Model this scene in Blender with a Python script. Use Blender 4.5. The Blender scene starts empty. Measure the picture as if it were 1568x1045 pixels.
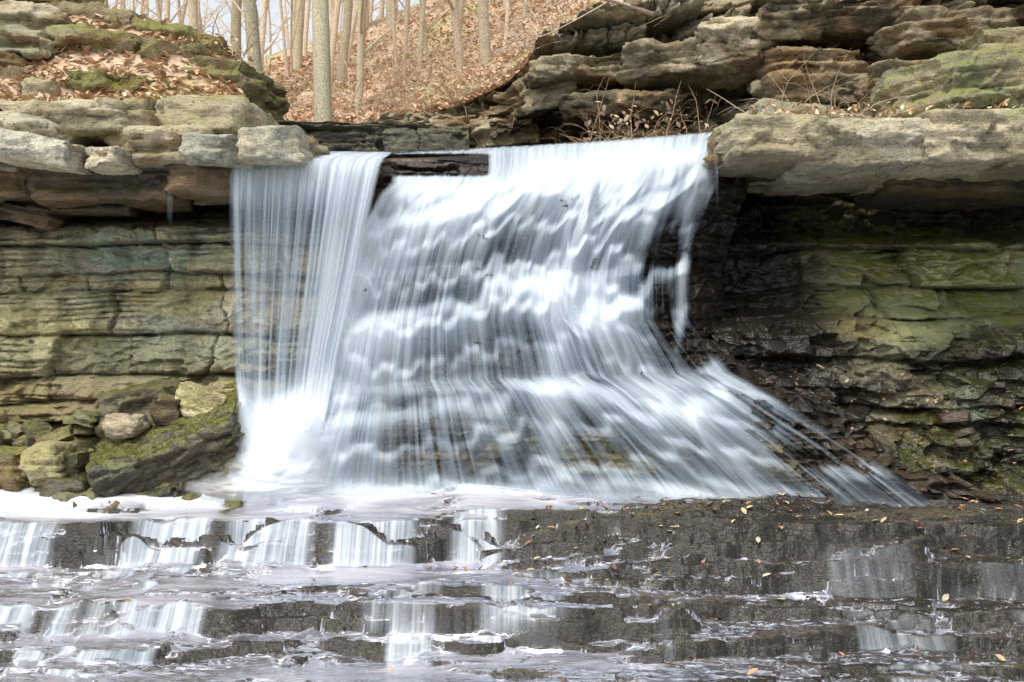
import bpy, math, random
import numpy as np
from mathutils import Vector
K=0.9/1568.0; CZ=1.9
rng=np.random.default_rng(7); random.seed(7)
scene=bpy.context.scene
def px(u,Y): return (u-784)*K*Y
def pz(v,Y): return CZ+(522-v)*K*Y
def P(u,v,Y): return np.array([px(u,Y),Y,pz(v,Y)])
# ---------- noise ----------
def h3(i,j,k,seed=0):
    n=np.sin(i*127.1+j*311.7+k*74.7+seed*53.13)*43758.5453
    return n-np.floor(n)
def vn(x,y=0.,z=0.,seed=0):
    flat=not isinstance(z,np.ndarray)
    x,y,z=np.broadcast_arrays(np.asarray(x,float),np.asarray(y,float),np.asarray(z,float))
    xi=np.floor(x);yi=np.floor(y);zi=np.floor(z)
    fx=x-xi;fy=y-yi;fz=z-zi
    fx=fx*fx*(3-2*fx);fy=fy*fy*(3-2*fy);fz=fz*fz*(3-2*fz)
    def L(a,b,f): return a+(b-a)*f
    c=lambda a,b,d:h3(xi+a,yi+b,zi+d,seed)
    A=L(L(c(0,0,0),c(1,0,0),fx),L(c(0,1,0),c(1,1,0),fx),fy)
    if flat: return A
    return L(A,L(L(c(0,0,1),c(1,0,1),fx),L(c(0,1,1),c(1,1,1),fx),fy),fz)
def fbm(x,y=0.,z=0.,o=4,seed=0):
    a=.5;s=0;t=0;f=1.
    for i in range(o):
        zz=z*f+i*7. if isinstance(z,np.ndarray) else float(round(z*13+i*7))
        s=s+a*vn(np.asarray(x)*f+i*7.3,np.asarray(y)*f+i*3.1,zz,seed+i);t+=a;a*=.5;f*=2.03
    return s/t
def facet(x,y,z=None,seed=0,tilt=1.3):
    """angular fracture facets: voronoi cells, each a tilted plane"""
    xi=np.floor(x);yi=np.floor(y);zi=0 if z is None else np.floor(z)
    best=np.full(x.shape,1e9);out=np.zeros(x.shape);idh=np.zeros(x.shape)
    for a in (-1,0,1):
        for b in (-1,0,1):
            for c in ((0,) if z is None else (-1,0,1)):
                i,j,k=xi+a,yi+b,zi+c
                h1=h3(i,j,k,seed+.1);h2=h3(i,j,k,seed+1.7);hz=h3(i,j,k,seed+3.3)
                dx=x-i-h1;dy=y-j-h2;d=dx*dx+dy*dy
                val=(hz-.5)+tilt*(dx*(h3(h1*91,h2*57,1)-.5)+dy*(h3(h2*91,hz*57,2)-.5))
                if z is not None:
                    dz=z-k-hz;d=d+dz*dz;val=val+tilt*dz*(h3(hz*91,h1*57,3)-.5)
                m=d<best;best=np.where(m,d,best);out=np.where(m,val,out);idh=np.where(m,h3(h1*31,h2*37,5),idh)
    return out,idh
def sst(a,b,x):
    t=np.clip((x-a)/(b-a),0,1);return t*t*(3-2*t)
def mix(a,b,f):
    f=np.asarray(f)[...,None];return np.asarray(a)*(1-f)+np.asarray(b)*f
def blur(A,s,ax):
    r=int(3*s);k=np.exp(-.5*(np.arange(-r,r+1)/s)**2);k/=k.sum()
    pad=[(0,0)]*A.ndim;pad[ax]=(r,r);B=np.pad(A,pad,mode='edge');out=np.zeros_like(A)
    n=A.shape[ax]
    for i,w in enumerate(k):
        sl=[slice(None)]*A.ndim;sl[ax]=slice(i,i+n);out+=w*B[tuple(sl)]
    return out
# ---------- mesh accumulators ----------
class Acc:
    def __init__(s): s.v=[];s.f=[];s.c=[];s.p=[];s.uv=[];s.n=0
    def grid(s,Pn,col,prm,uv=None,mask=None):
        n,m=Pn.shape[:2]
        idx=np.arange(n*m).reshape(n,m)+s.n
        q=np.stack([idx[:-1,:-1],idx[1:,:-1],idx[1:,1:],idx[:-1,1:]],-1).reshape(-1,4)
        if mask is not None:
            mk=(mask[:-1,:-1]|mask[1:,:-1]|mask[1:,1:]|mask[:-1,1:]).reshape(-1);q=q[mk]
        s.add(Pn.reshape(-1,3),q,np.broadcast_to(col,(n,m,3)).reshape(-1,3),np.broadcast_to(prm,(n,m,3)).reshape(-1,3),None if uv is None else uv.reshape(-1,2),off=False)
    def add(s,v,q,c,p,uv=None,off=True):
        s.v.append(v);s.f.append(q+(s.n if off else 0));s.c.append(c);s.p.append(p)
        s.uv.append(uv if uv is not None else np.zeros((len(v),2)));s.n+=len(v)
    def build(s,name,mat,smooth=True,parent=None):
        v=np.concatenate(s.v);f=np.concatenate(s.f);c=np.concatenate(s.c);p=np.concatenate(s.p);uv=np.concatenate(s.uv)
        used=np.zeros(len(v),bool);used[f.ravel()]=True
        if not used.all():
            rm=np.cumsum(used)-1;f=rm[f];v=v[used];c=c[used];p=p[used];uv=uv[used]
        me=bpy.data.meshes.new(name);k=f.shape[1]
        me.vertices.add(len(v));me.vertices.foreach_set('co',v.astype(np.float32).ravel())
        me.loops.add(f.size);me.loops.foreach_set('vertex_index',f.astype(np.int32).ravel())
        me.polygons.add(len(f));me.polygons.foreach_set('loop_start',np.arange(0,f.size,k,dtype=np.int32))
        me.polygons.foreach_set('use_smooth',np.full(len(f),smooth))
        for nm,a in (('Col',c),('Prm',p)):
            at=me.attributes.new(nm,'FLOAT_COLOR','POINT')
            at.data.foreach_set('color',np.concatenate([a,np.ones((len(a),1))],1).astype(np.float32).ravel())
        ul=me.uv_layers.new(name='UVMap');ul.data.foreach_set('uv',uv[f.ravel()].astype(np.float32).ravel())
        me.update(calc_edges=True);me.materials.append(mat)
        ob=bpy.data.objects.new(name,me);scene.collection.objects.link(ob)
        if parent: ob.parent=parent
        return ob
# ---------- materials ----------
def newmat(n):
    m=bpy.data.materials.new(n);m.use_nodes=True;nt=m.node_tree;nt.nodes.clear();return m,nt
def N(nt,t,**k):
    n=nt.nodes.new(t)
    for a,b in k.items(): setattr(n,a,b)
    return n
def mth(nt,op,a,b=None,c=None,clamp=False):
    n=nt.nodes.new('ShaderNodeMath');n.operation=op;n.use_clamp=clamp
    for i,x in enumerate((a,b,c)):
        if x is None: continue
        if isinstance(x,(int,float)): n.inputs[i].default_value=x
        else: nt.links.new(x,n.inputs[i])
    return n.outputs[0]
def mixc(nt,f,a,b,bt='MIX'):
    n=nt.nodes.new('ShaderNodeMix');n.data_type='RGBA';n.blend_type=bt
    for i,x in ((0,f),(6,a),(7,b)):
        if isinstance(x,(int,float,tuple)): n.inputs[i].default_value=x
        else: nt.links.new(x,n.inputs[i])
    return n.outputs[2]
def noise(nt,vec,scale,detail=4,rough=.6):
    n=N(nt,'ShaderNodeTexNoise');n.inputs['Scale'].default_value=scale;n.inputs['Detail'].default_value=detail;n.inputs['Roughness'].default_value=rough
    nt.links.new(vec,n.inputs['Vector']);return n.outputs[0]
def mapr(nt,v,a,b,c,d):
    n=N(nt,'ShaderNodeMapRange');nt.links.new(v,n.inputs[0])
    for i,x in enumerate((a,b,c,d)): n.inputs[i+1].default_value=x
    return n.outputs[0]
def rockmat(name,bump=.6,rw=.2,spec=.5):
    m,nt=newmat(name);L=nt.links
    co=N(nt,'ShaderNodeTexCoord').outputs['Object']
    mp=N(nt,'ShaderNodeMapping');mp.inputs['Scale'].default_value=(1,1,3.5);L.new(co,mp.inputs[0]);st=mp.outputs[0]
    col=N(nt,'ShaderNodeAttribute',attribute_name='Col').outputs['Color']
    prm=N(nt,'ShaderNodeAttribute',attribute_name='Prm').outputs['Color']
    sp=N(nt,'ShaderNodeSeparateColor');L.new(prm,sp.inputs[0])
    wet,moss=sp.outputs[0],sp.outputs[1]
    n1=noise(nt,st,5,3,.68);n2=noise(nt,co,34,2,.7);n3=noise(nt,st,15,2,.7)
    v=mth(nt,'MULTIPLY',mapr(nt,n1,.3,.7,.6,1.35),mapr(nt,n2,.3,.7,.68,1.3))
    g=N(nt,'ShaderNodeCombineColor')
    for i in range(3): L.new(v,g.inputs[i])
    c=mixc(nt,1.,col,g.outputs[0],'MULTIPLY')
    c=mixc(nt,mth(nt,'MULTIPLY',mapr(nt,n3,.60,.68,0,.3),mth(nt,'SUBTRACT',1.0,wet)),c,(.46,.42,.32,1))
    c=mixc(nt,mapr(nt,n3,.42,.32,0,.65),c,(.045,.034,.022,1))
    nz=N(nt,'ShaderNodeSeparateXYZ');L.new(N(nt,'ShaderNodeNewGeometry').outputs['Normal'],nz.inputs[0])
    up=mapr(nt,nz.outputs[2],-.1,.7,0.15,1)
    mm=mth(nt,'MULTIPLY',mth(nt,'MULTIPLY',up,moss),mapr(nt,mth(nt,'ADD',mth(nt,'MULTIPLY',n1,.6),mth(nt,'MULTIPLY',n2,.4)),.42,.55,0,1.3),clamp=True)
    mc=mixc(nt,mapr(nt,n2,.3,.7,0,1),(.06,.085,.012,1),(.24,.24,.045,1))
    c=mixc(nt,mm,c,mc)
    c=mixc(nt,mth(nt,'MULTIPLY',wet,.45),c,(.018,.014,.010,1))
    b=N(nt,'ShaderNodeBsdfPrincipled');L.new(c,b.inputs['Base Color']);b.inputs['Specular IOR Level'].default_value=spec
    L.new(mth(nt,'ADD',mapr(nt,wet,0,1,.92,rw),mapr(nt,n2,.3,.7,-.05,.16),clamp=True),b.inputs['Roughness'])
    bp=N(nt,'ShaderNodeBump');bp.inputs['Strength'].default_value=bump;bp.inputs['Distance'].default_value=.035
    hgt=mth(nt,'ADD',n3,mth(nt,'MULTIPLY',n2,.5))
    L.new(hgt,bp.inputs['Height']);L.new(bp.outputs[0],b.inputs['Normal'])
    L.new(b.outputs[0],N(nt,'ShaderNodeOutputMaterial').inputs[0]);return m
def watermat(name,su=60,sv=.5,su2=190,film=False,kn=1.0,lo=(.42,.52,.62,1)):
    m,nt=newmat(name);L=nt.links
    uv=N(nt,'ShaderNodeUVMap').outputs[0]
    def mp(a,b):
        q=N(nt,'ShaderNodeMapping');q.inputs['Scale'].default_value=(a,b,1);L.new(uv,q.inputs[0]);return q.outputs[0]
    n1=noise(nt,mp(su,sv),1,2,.55);n2=noise(nt,mp(su2,sv*1.7),1,1,.55)
    prm=N(nt,'ShaderNodeAttribute',attribute_name='Prm').outputs['Color']
    sp=N(nt,'ShaderNodeSeparateColor');L.new(prm,sp.inputs[0]);d=sp.outputs[0]
    s=mth(nt,'ADD',mth(nt,'MULTIPLY',mth(nt,'SUBTRACT',n1,.5),1.9*kn),mth(nt,'MULTIPLY',mth(nt,'SUBTRACT',n2,.5),.9*kn))
    s=mth(nt,'MULTIPLY',s,sp.outputs[1])
    a=mth(nt,'ADD',d,s)
    al=mth(nt,'MULTIPLY',mapr(nt,a,.05,1.0,0,1),sp.outputs[2],clamp=True)
    col=N(nt,'ShaderNodeAttribute',attribute_name='Col').outputs['Color']
    c2=mixc(nt,mapr(nt,a,.25,1.0,0,1),lo,col)
    df=N(nt,'ShaderNodeBsdfDiffuse');L.new(c2,df.inputs[0])
    tl=N(nt,'ShaderNodeBsdfTranslucent');L.new(c2,tl.inputs[0])
    mx=N(nt,'ShaderNodeMixShader');mx.inputs[0].default_value=.2;L.new(df.outputs[0],mx.inputs[1]);L.new(tl.outputs[0],mx.inputs[2])
    tr=N(nt,'ShaderNodeBsdfTransparent');base=tr.outputs[0]
    if film:
        gl=N(nt,'ShaderNodeBsdfGlossy');gl.inputs['Roughness'].default_value=.24;gl.inputs[0].default_value=(.88,.88,.94,1)
        bp=N(nt,'ShaderNodeBump');bp.inputs['Strength'].default_value=.6;bp.inputs['Distance'].default_value=.03
        co=N(nt,'ShaderNodeTexCoord').outputs['Object'];q=N(nt,'ShaderNodeMapping');q.inputs['Scale'].default_value=(4,14,4);L.new(co,q.inputs[0])
        L.new(noise(nt,q.outputs[0],1,3,.65),bp.inputs['Height']);L.new(bp.outputs[0],gl.inputs['Normal'])
        fr=N(nt,'ShaderNodeFresnel');fr.inputs[0].default_value=1.34
        g=N(nt,'ShaderNodeMixShader');L.new(mth(nt,'MULTIPLY',fr.outputs[0],1.0,clamp=True),g.inputs[0]);L.new(tr.outputs[0],g.inputs[1]);L.new(gl.outputs[0],g.inputs[2]);base=g.outputs[0]
    f=N(nt,'ShaderNodeMixShader');L.new(al,f.inputs[0]);L.new(base,f.inputs[1]);L.new(mx.outputs[0],f.inputs[2])
    L.new(f.outputs[0],N(nt,'ShaderNodeOutputMaterial').inputs[0]);return m
def simplemat(name,rough=.85,ns=30,amt=.4):
    m,nt=newmat(name);L=nt.links
    co=N(nt,'ShaderNodeTexCoord').outputs['Object']
    col=N(nt,'ShaderNodeAttribute',attribute_name='Col').outputs['Color']
    n=noise(nt,co,ns,3,.6);v=mapr(nt,n,.3,.7,1-amt,1+amt)
    g=N(nt,'ShaderNodeCombineColor')
    for i in range(3): L.new(v,g.inputs[i])
    c=mixc(nt,1.,col,g.outputs[0],'MULTIPLY')
    b=N(nt,'ShaderNodeBsdfPrincipled');L.new(c,b.inputs['Base Color']);b.inputs['Roughness'].default_value=rough
    L.new(b.outputs[0],N(nt,'ShaderNodeOutputMaterial').inputs[0]);return m
M_rock=rockmat('limestone');M_bed=rockmat('wet_shale',.55,.2,.5)
M_fall=watermat('falling_water',60,.5,190)
M_cas=watermat('cascade_water',16,.3,50)
M_stream=watermat('stream_water_mat',7,.9,22,film=True,lo=(.36,.355,.40,1))
M_foam=watermat('foam_water',30,3,90)
M_soil=simplemat('leaf_litter',.95,9,.45);M_leaf=simplemat('dry_leaf',.7,25,.25);M_bark=simplemat('bark',.9,35,.4)

# ---------- strata walls ----------
TAN=np.array([.42,.36,.24]);GRN=np.array([.27,.285,.165]);GRY=np.array([.34,.34,.275]);YEL=np.array([.40,.36,.17]);BRN=np.array([.21,.135,.07]);DRK=np.array([.045,.036,.027])
def strata(S,Z,seed,tmin,tmax,wmin,wmax,warp=.07):
    r=np.random.default_rng(seed)
    th=r.uniform(tmin,tmax,400)*np.where(r.random(400)<.3,.45,1);b=np.cumsum(th)-5+Z.min()
    Zw=Z+warp*3*(fbm(S*.45,Z*.5,0,3,seed)-.5)+.05*(fbm(S*2.2,Z*3,0,3,seed+3)-.5)
    li=np.searchsorted(b,Zw.ravel()).reshape(Z.shape);li=np.clip(li,1,399)
    dz=np.minimum(Zw-b[li-1],b[li]-Zw);fz=(Zw-b[li-1])/th[li]
    w=r.uniform(wmin,wmax,400)[li]
    q=S/w+r.random(400)[li]*9;q=q+.22*(fbm(S*2.5,Z*4,0,3,seed+9)-.5)/w+(Z*(h3(li,1,0,seed)-.5)*.8)/w;q=q+.6*vn(q*.9,li*3.3,0,seed+5)
    bi=np.floor(q);f=q-bi;dx=np.minimum(f,1-f)*w
    return li,bi,dz,dx,f,fz
def wallsheet(acc,X,Y0,Z,seed,amp=.1,colfun=None,tmin=.22,tmax=.6,wmin=.6,wmax=2.4,S=None,warp=.09,subt=.45,fam=.6):
    S=X if S is None else S
    li,bi,dz,dx,f,fz=strata(S,Z,seed,tmin,tmax,wmin,wmax,warp)
    l2,b2,dz2,dx2,f2,fz2=strata(S+.3,Z,seed+50,.05,.2,.25,1.1,warp)
    hl=h3(li,0,0,seed);hb=h3(li,bi,1,seed);hc=h3(li,bi,2,seed);hd=h3(li,bi,5,seed)
    g2=h3(l2,b2,1,seed)
    sub=sst(subt,subt+.15,fbm(S*.8,Z*1.6,3,3,seed+33)+.25*(hb-.5))
    Sw=S+.25*(fbm(S*2,Z*2,0,2,seed+60)-.5);Zq=Z+.12*(fbm(S*2,Z*2,5,2,seed+61)-.5)
    fa,fid=facet(Sw*1.7,Zq*3.0,None,seed);fb,_=facet(Sw*5,Zq*9,None,seed+9)
    d=amp*1.7*(hl-.5)+amp*1.7*(hb-.5)+(f-.5)*amp*1.5*(hc-.5)-fz*amp*.8*hd
    d=d+sub*amp*.9*(g2-.5)+amp*fam*fa*(1-.4*sub)+amp*.35*fb
    ev=.3+1.2*fbm(S*2,Z*2,0,3,seed+2)
    d=d-.12*np.exp(-(dz/.022)**2)*ev*(.3+hl)-.09*np.exp(-(dx/.018)**2)*(hb>.3)*ev-sub*.06*np.exp(-(dz2/.014)**2)*ev-sub*.04*np.exp(-(dx2/.012)**2)*(g2>.5)
    d=d-.06*np.exp(-(dz/.07)**2)*ev
    d=d+.22*(fbm(S*.9,Z*1.3,0,4,seed+11)-.5)+.07*(fbm(S*5,Z*9,0,4,seed+12)-.5)
    ch=fbm(S*2.6,Z*4.4,1,3,seed+20);d=d-.13*sst(.57,.62,ch)*hc
    Pn=np.stack([X+.03*(fbm(S*6,Z*6,3,2,seed)-.5),Y0-d,Z],-1)
    crack=np.clip(np.exp(-(dz/.022)**2)*.9*ev+np.exp(-(dx/.016)**2)*(hb>.3)*.9*ev+sub*.6*np.exp(-(dz2/.012)**2),0,1)
    col,prm=colfun(S,Z,li,hb,hc,hd)
    col=col*(.74+.4*hb+.2*fid*(1-sub)+.2*g2*sub)[...,None]
    col=mix(col,DRK,crack*.75)
    acc.grid(Pn,col,prm)
    return Pn
def gauss(x,c,s): return np.exp(-((x-c)/s)**2)
# left wall
xs=np.arange(-10.5,-.6,.018);zs=np.arange(-.4,4.9,.0135)
X,Z=np.meshgrid(xs,zs)
prof=np.interp(zs,[-.4,.5,1.2,1.5,2.4,3.35,3.55,3.9,5],[13.0,13.5,14.1,14.3,14.35,14.5,15.1,15.4,15.4])
Yl=np.broadcast_to(prof[:,None],X.shape)+.35*(fbm(X*.45,Z*.5,0,3,5)-.5)+.12*sst(-2.5,-1,X)
def colL(S,Z,li,hb,hc,hd):
    c=mix(TAN*1.1,GRY*1.1,sst(.35,.65,fbm(S*.7,Z*.9,0,3,31)));c=mix(c,GRN,sst(.3,.8,hc)*.5)
    c=mix(c,YEL,np.clip(gauss(Z,2.25,.45)*sst(.4,.6,fbm(S*.9,Z*1.2,0,3,33))*1.1,0,.8))
    c=mix(c,BRN*1.2,np.clip(sst(1.9,1.1,Z)*.8+sst(.55,.7,fbm(S*.8,Z*2,2,4,37))*.5,0,.85))
    c=mix(c,np.array([.17,.31,.25]),np.clip(gauss(S,-4.8,.7)*gauss(Z,2.95,.4)*1.1*sst(.42,.6,fbm(S*3,Z*4,0,4,4)),0,.6))
    c=mix(c,DRK*1.4,sst(3.1,3.45,Z+.3*(fbm(S*2,Z,0,3,8)-.5))*.9)  # shade of the undercut painted into the wall colour
    c=mix(c,c*.5,sst(.5,.7,fbm(S*5,Z*.5,4,3,6))*.6)
    p=np.zeros(c.shape);p[...,0]=np.clip(sst(1.6,.4,Z)*.5+sst(3.3,3.6,Z)*.3+gauss(S,-2.9,1.0)*.3,0,1);p[...,1]=.3+.4*sst(2,.5,Z)
    return c,p
acc=Acc();wallsheet(acc,X,Yl,Z,101,.15,colL);acc.build('rock_cliff',M_rock)
# right wall
xs=np.arange(1.9,11.5,.018);zs=np.arange(-.7,4.7,.0135);X,Z=np.meshgrid(xs,zs)
prof=np.interp(zs,[-.7,-.15,.5,1.2,1.9,2.15,2.35,3.2,3.45,4.8],[12.0,12.5,13.1,13.65,14.0,14.25,14.95,15.3,16.2,16.6])
bl=sst(2.2,4.5,xs)
Yr=np.broadcast_to(prof[:,None],X.shape)+(1-bl)[None,:]*.3+.8*(fbm(X*.5,Z*.6,0,3,15)-.5)*sst(0,1.5,Z+.5)-.35*sst(5.5,8,X)*sst(1,3,Z)
def colR(S,Z,li,hb,hc,hd):
    c=mix(TAN*1.05,GRN*1.15,sst(.3,.65,fbm(S*.8,Z*.9,0,3,41)));c=mix(c,YEL,sst(.45,.8,hc)*.5)
    c=mix(c,BRN*.75,sst(.50,.60,fbm(S*.6,Z*1.4,3,4,43))*.85)
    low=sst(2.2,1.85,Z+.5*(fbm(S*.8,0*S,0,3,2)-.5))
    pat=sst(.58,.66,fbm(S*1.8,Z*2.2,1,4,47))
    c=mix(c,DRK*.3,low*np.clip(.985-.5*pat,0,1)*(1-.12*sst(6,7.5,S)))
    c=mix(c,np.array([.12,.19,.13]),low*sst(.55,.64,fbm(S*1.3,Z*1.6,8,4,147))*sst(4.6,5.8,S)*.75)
    c=mix(c,DRK*.8,sst(2.95,3.4,Z+.3*(fbm(S*1.2,0*S,0,3,3)-.5))*.92);dk=sst(4.7,3.5,S+.8*(fbm(S*1.5,Z*1.5,0,3,44)-.5));c=mix(c,DRK*.3,dk*.96)  # darkening towards the top paints recess shade under the cap; dk is wet rock
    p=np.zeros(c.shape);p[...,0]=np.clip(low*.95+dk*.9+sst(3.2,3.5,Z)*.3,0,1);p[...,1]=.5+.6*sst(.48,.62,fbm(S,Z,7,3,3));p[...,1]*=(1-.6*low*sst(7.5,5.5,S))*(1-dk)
    return c,p
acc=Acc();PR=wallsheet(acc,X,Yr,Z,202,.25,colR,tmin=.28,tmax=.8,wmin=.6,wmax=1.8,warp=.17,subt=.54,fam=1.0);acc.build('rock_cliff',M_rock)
# upper right cliff
us=np.arange(540,2000,1.8);ts=np.linspace(0,1,300)
Uc=[540,600,800,1100,1568,2100];Yc=[21.3,21,19.5,18,16.2,15]
Vc=([540,560,600,700,780,830,900,1000,1100,1300,1568,2100],[222,215,188,165,128,78,52,22,-12,-60,-100,-150])
Yu=np.interp(us,Uc,Yc);ztop=pz(np.interp(us,*Vc),Yu)+.25*(fbm(us*.02,0,0,3,5)-.5)
T,UU=np.meshgrid(ts,us,indexing='ij')
Z=3.9+(ztop[None,:]-3.9)*T;Y0=np.broadcast_to(Yu[None,:],Z.shape);X=(UU-784)*K*Y0
S=X-Y0*.6
lean=.9*(T**1.3)-.25+.7*(fbm(S*.35,Z*.5,0,3,77)-.5)
ov=.45*np.sin(Z*3.1+.5*np.sin(S*.7)+S*.15)
def colU(S,Z,li,hb,hc,hd):
    c=mix(TAN*.85,BRN*1.4,sst(.3,.6,fbm(S*.5,Z*.9,0,4,51)));c=mix(c,GRY*.8,sst(.6,.9,hc)*.6)
    c=mix(c,BRN*.8,sst(.5,.7,fbm(S*.9,Z*1.5,5,4,53))*.7)
    p=np.zeros(c.shape);p[...,0]=.05+.3*sst(3,6,S+9);p[...,1]=.25
    return c,p
acc=Acc();wallsheet(acc,X,Y0-lean-ov*sst(0,.3,(1-T)+.15),Z,303,.5,colU,tmin=.2,tmax=.6,wmin=.6,wmax=3,S=S,warp=.15);acc.build('rock_cliff',M_rock)
# ---------- hill ----------
def HP(u):
    u=np.asarray(u,float)
    ux=[-1500,-400,180,250,340,372,395,480,560,600,700,780,830,900,1000,1100,1300,1568,2100]
    y0=[14.3,14.3,14.3,14.3,14.3,14.4,17.5,19,21,21,20.3,19.6,19.3,19.1,18.6,18,17.3,16.2,15]
    v0=[165,165,165,165,165,168,228,228,222,188,165,128,78,52,22,-12,-60,-100,-150]
    y1=[16,16,16,16,16,16.2,20,21,23,23,22.5,22,22,21.7,21.3,21,20.5,20,20]
    v1=[-60,-60,25,45,80,135,205,200,192,165,140,105,55,28,0,-40,-90,-130,-190]
    v2x=[-1500,-400,380,480,600,800,1100,2100];v2=[100,100,92,66,18,-60,-150,-250]
    Y0=np.interp(u,ux,y0);Y1=np.interp(u,ux,y1)
    return Y0,pz(np.interp(u,ux,v0),Y0),Y1,pz(np.interp(u,ux,v1),Y1),pz(np.interp(u,v2x,v2),36.)
def H(u,Y):
    Y0,z0,Y1,z1,z2=HP(u)
    a=z0+(z1-z0)*np.clip((Y-Y0)/(Y1-Y0),0,1);b=(z2-z1)*np.clip((Y-Y1)/(36-Y1),0,1)
    x=px(u,Y);return a+b-.012*np.clip(Y-36,0,40)+.5*(fbm(x*.35,Y*.35,0,3,61)-.5)*sst(0,2,Y-Y0)
us=np.concatenate([np.arange(-1400,-150,25),np.arange(-150,1700,4),np.arange(1700,3400,30)])
tt=np.concatenate([np.linspace(0,.25,80),np.linspace(.254,1,160),[1.3,1.8,3,6,15]])
T,UU=np.meshgrid(tt,us,indexing='ij');Y0=HP(us)[0][None,:]
YY=Y0-.1+(36.5-Y0)*T;XX=(UU-784)*K*YY;ZZ=H(UU,YY)+.16*(fbm(XX*2.2,YY*2.2,0,4,63)-.5)
c=mix([.43,.28,.17],[.58,.45,.32],fbm(XX*3,YY*3,0,4,65));c=mix(c,[.30,.21,.13],sst(.55,.7,fbm(XX*.8,YY*.8,0,4,66)))
c=mix(c,[.36,.35,.15],sst(.58,.68,fbm(XX*.5,YY*.5,9,4,68))*.7)
acc=Acc();acc.grid(np.stack([XX,YY,ZZ],-1),c,np.zeros(3));acc.build('hillside',M_soil)
# ---------- rocks ----------
def rock(acc,u0,u1,v0,v1,Y,depth,seed,pal,rot=(0,0,0),k=7,lam=.09,amp=.06,cuts=3,wet=0.,moss=.4,res=.03,xyz=None,fs=1.,vz=.4):
    if xyz is None:
        hx=(u1-u0)*K*Y/2;hz=(v1-v0)*K*Y/2;hy=depth/2
        cx,cz=px((u0+u1)/2,Y),pz((v0+v1)/2,Y);cy=Y+hy
    else: (cx,cy,cz),(hx,hy,hz)=xyz
    s=np.array([hx,hy,hz]);r=np.random.default_rng(seed)
    faces=[]
    for ax in range(3):
        a,b=[i for i in range(3) if i!=ax]
        na=int(np.clip(2*s[a]/res,5,140));nb=int(np.clip(2*s[b]/res,5,120))
        if ax!=1 and a==1: na=min(na,40)
        if b==1: nb=min(nb,40)
        A,B=np.meshgrid(np.linspace(-1,1,na+1),np.linspace(-1,1,nb+1),indexing='ij')
        for sg in (-1,1):
            if xyz is None and ax==1 and sg==1: continue
            p=np.empty(A.shape+(3,));p[...,a]=A;p[...,b]=B;p[...,ax]=sg;faces.append(p)
    pl=[]
    for i in range(cuts):
        th=r.uniform(0,2*math.pi);ph=r.uniform(-.35,.7) if xyz is not None else r.uniform(-.5,.25);n=np.array([math.cos(th)*math.cos(ph),math.sin(th)*math.cos(ph),math.sin(ph)])
        pl.append((n,np.abs(n*s).sum()*r.uniform(.62,.85)))
    R=np.eye(3)
    for ax,an in enumerate(rot):
        cc,ss=math.cos(an),math.sin(an);m=np.eye(3);i,j=[(1,2),(2,0),(0,1)][ax];m[i,i]=cc;m[j,j]=cc;m[i,j]=-ss;m[j,i]=ss;R=m@R
    small=max(s)<.2
    for p in faces:
        q=p/((np.abs(p)**k).sum(-1,keepdims=True))**(1./k)
        w=q*s
        for n,dd in pl:
            o=np.maximum((w*n).sum(-1)-dd,0);w=w-n*o[...,None]*.96
        d=np.sign(q)*np.abs(q)**3/s;d/=np.linalg.norm(d,axis=-1,keepdims=True)+1e-9
        o=seed*3.7;x,y,z=w[...,0]+o,w[...,1],w[...,2]
        am=min(amp,s.min()*.6)
        h=am*2.0*(fbm(x*1.8,y*1.8,z*2.5,2,seed)-.5)
        idh=0.5;lh=.5
        if not small:
            xw=x+.1*np.sin(z*9+y*5);dz_=d.copy();dz_[...,2]*=vz
            fa,idh=facet(xw*1.9*fs,y*1.9*fs,z*5*fs,seed);h=h+am*1.5*fa
            fb,_=facet(xw*5.5*fs,y*5.5*fs,z*13*fs,seed+3);h=h+am*.6*fb
            h=h+am*.6*(fbm(x*9,y*9,z*16,3,seed+2)-.5)
            zz=z+.04*(fbm(x*1.3,y*1.3,0,2,seed)-.5);li=np.floor(zz/lam+.3*np.sin(zz*9));lh=h3(li,seed,0,3);fr=zz/lam+.3*np.sin(zz*9)-li
            h=h-am*.8*np.exp(-(np.minimum(fr,1-fr)/.14)**2)*sst(.4,.6,fbm(x*1.4,y*1.4,z*1.4,2,seed+14))
            d=dz_
        w=w+d*h[...,None]
        if not small:
            lat=d.copy();lat[...,2]=0;w=w+lat*((lh-.5)*am*2.2*sst(.35,.6,fbm(x*1.4,y*1.4,z*1.4,2,seed+4)))[...,None]
        f=fbm(x*1.7,y*1.7,z*3,3,seed+5)
        col=mix(pal[0],pal[1],sst(.35,.65,f));col=col*np.broadcast_to(np.asarray(.74+.28*lh+.25*idh),f.shape)[...,None]
        if len(pal)>2: col=mix(col,pal[2],sst(.52,.62,fbm(x*2.3,y*2.3,z*4,3,seed+8))*.8)
        prm=np.zeros(w.shape);prm[...,0]=wet;prm[...,1]=moss
        acc.grid(w@R.T+np.array([cx,cy,cz]),col,prm)
LT=np.array([.50,.44,.32]);LG=np.array([.43,.41,.33]);TD=TAN*.62
def group(name,items,seed,base):
    a=Acc()
    for i,(u0,u1,v0,v1,Y,d,pal,kw) in enumerate(items):
        b=dict(base);b['rot']=(random.uniform(-.03,.03),random.uniform(-.02,.02),random.uniform(-.1,.1));b.update(kw)
        rock(a,u0,u1,v0,v1,Y,d,seed+i,pal,**b)
    return a.build(name,M_rock)
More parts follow.
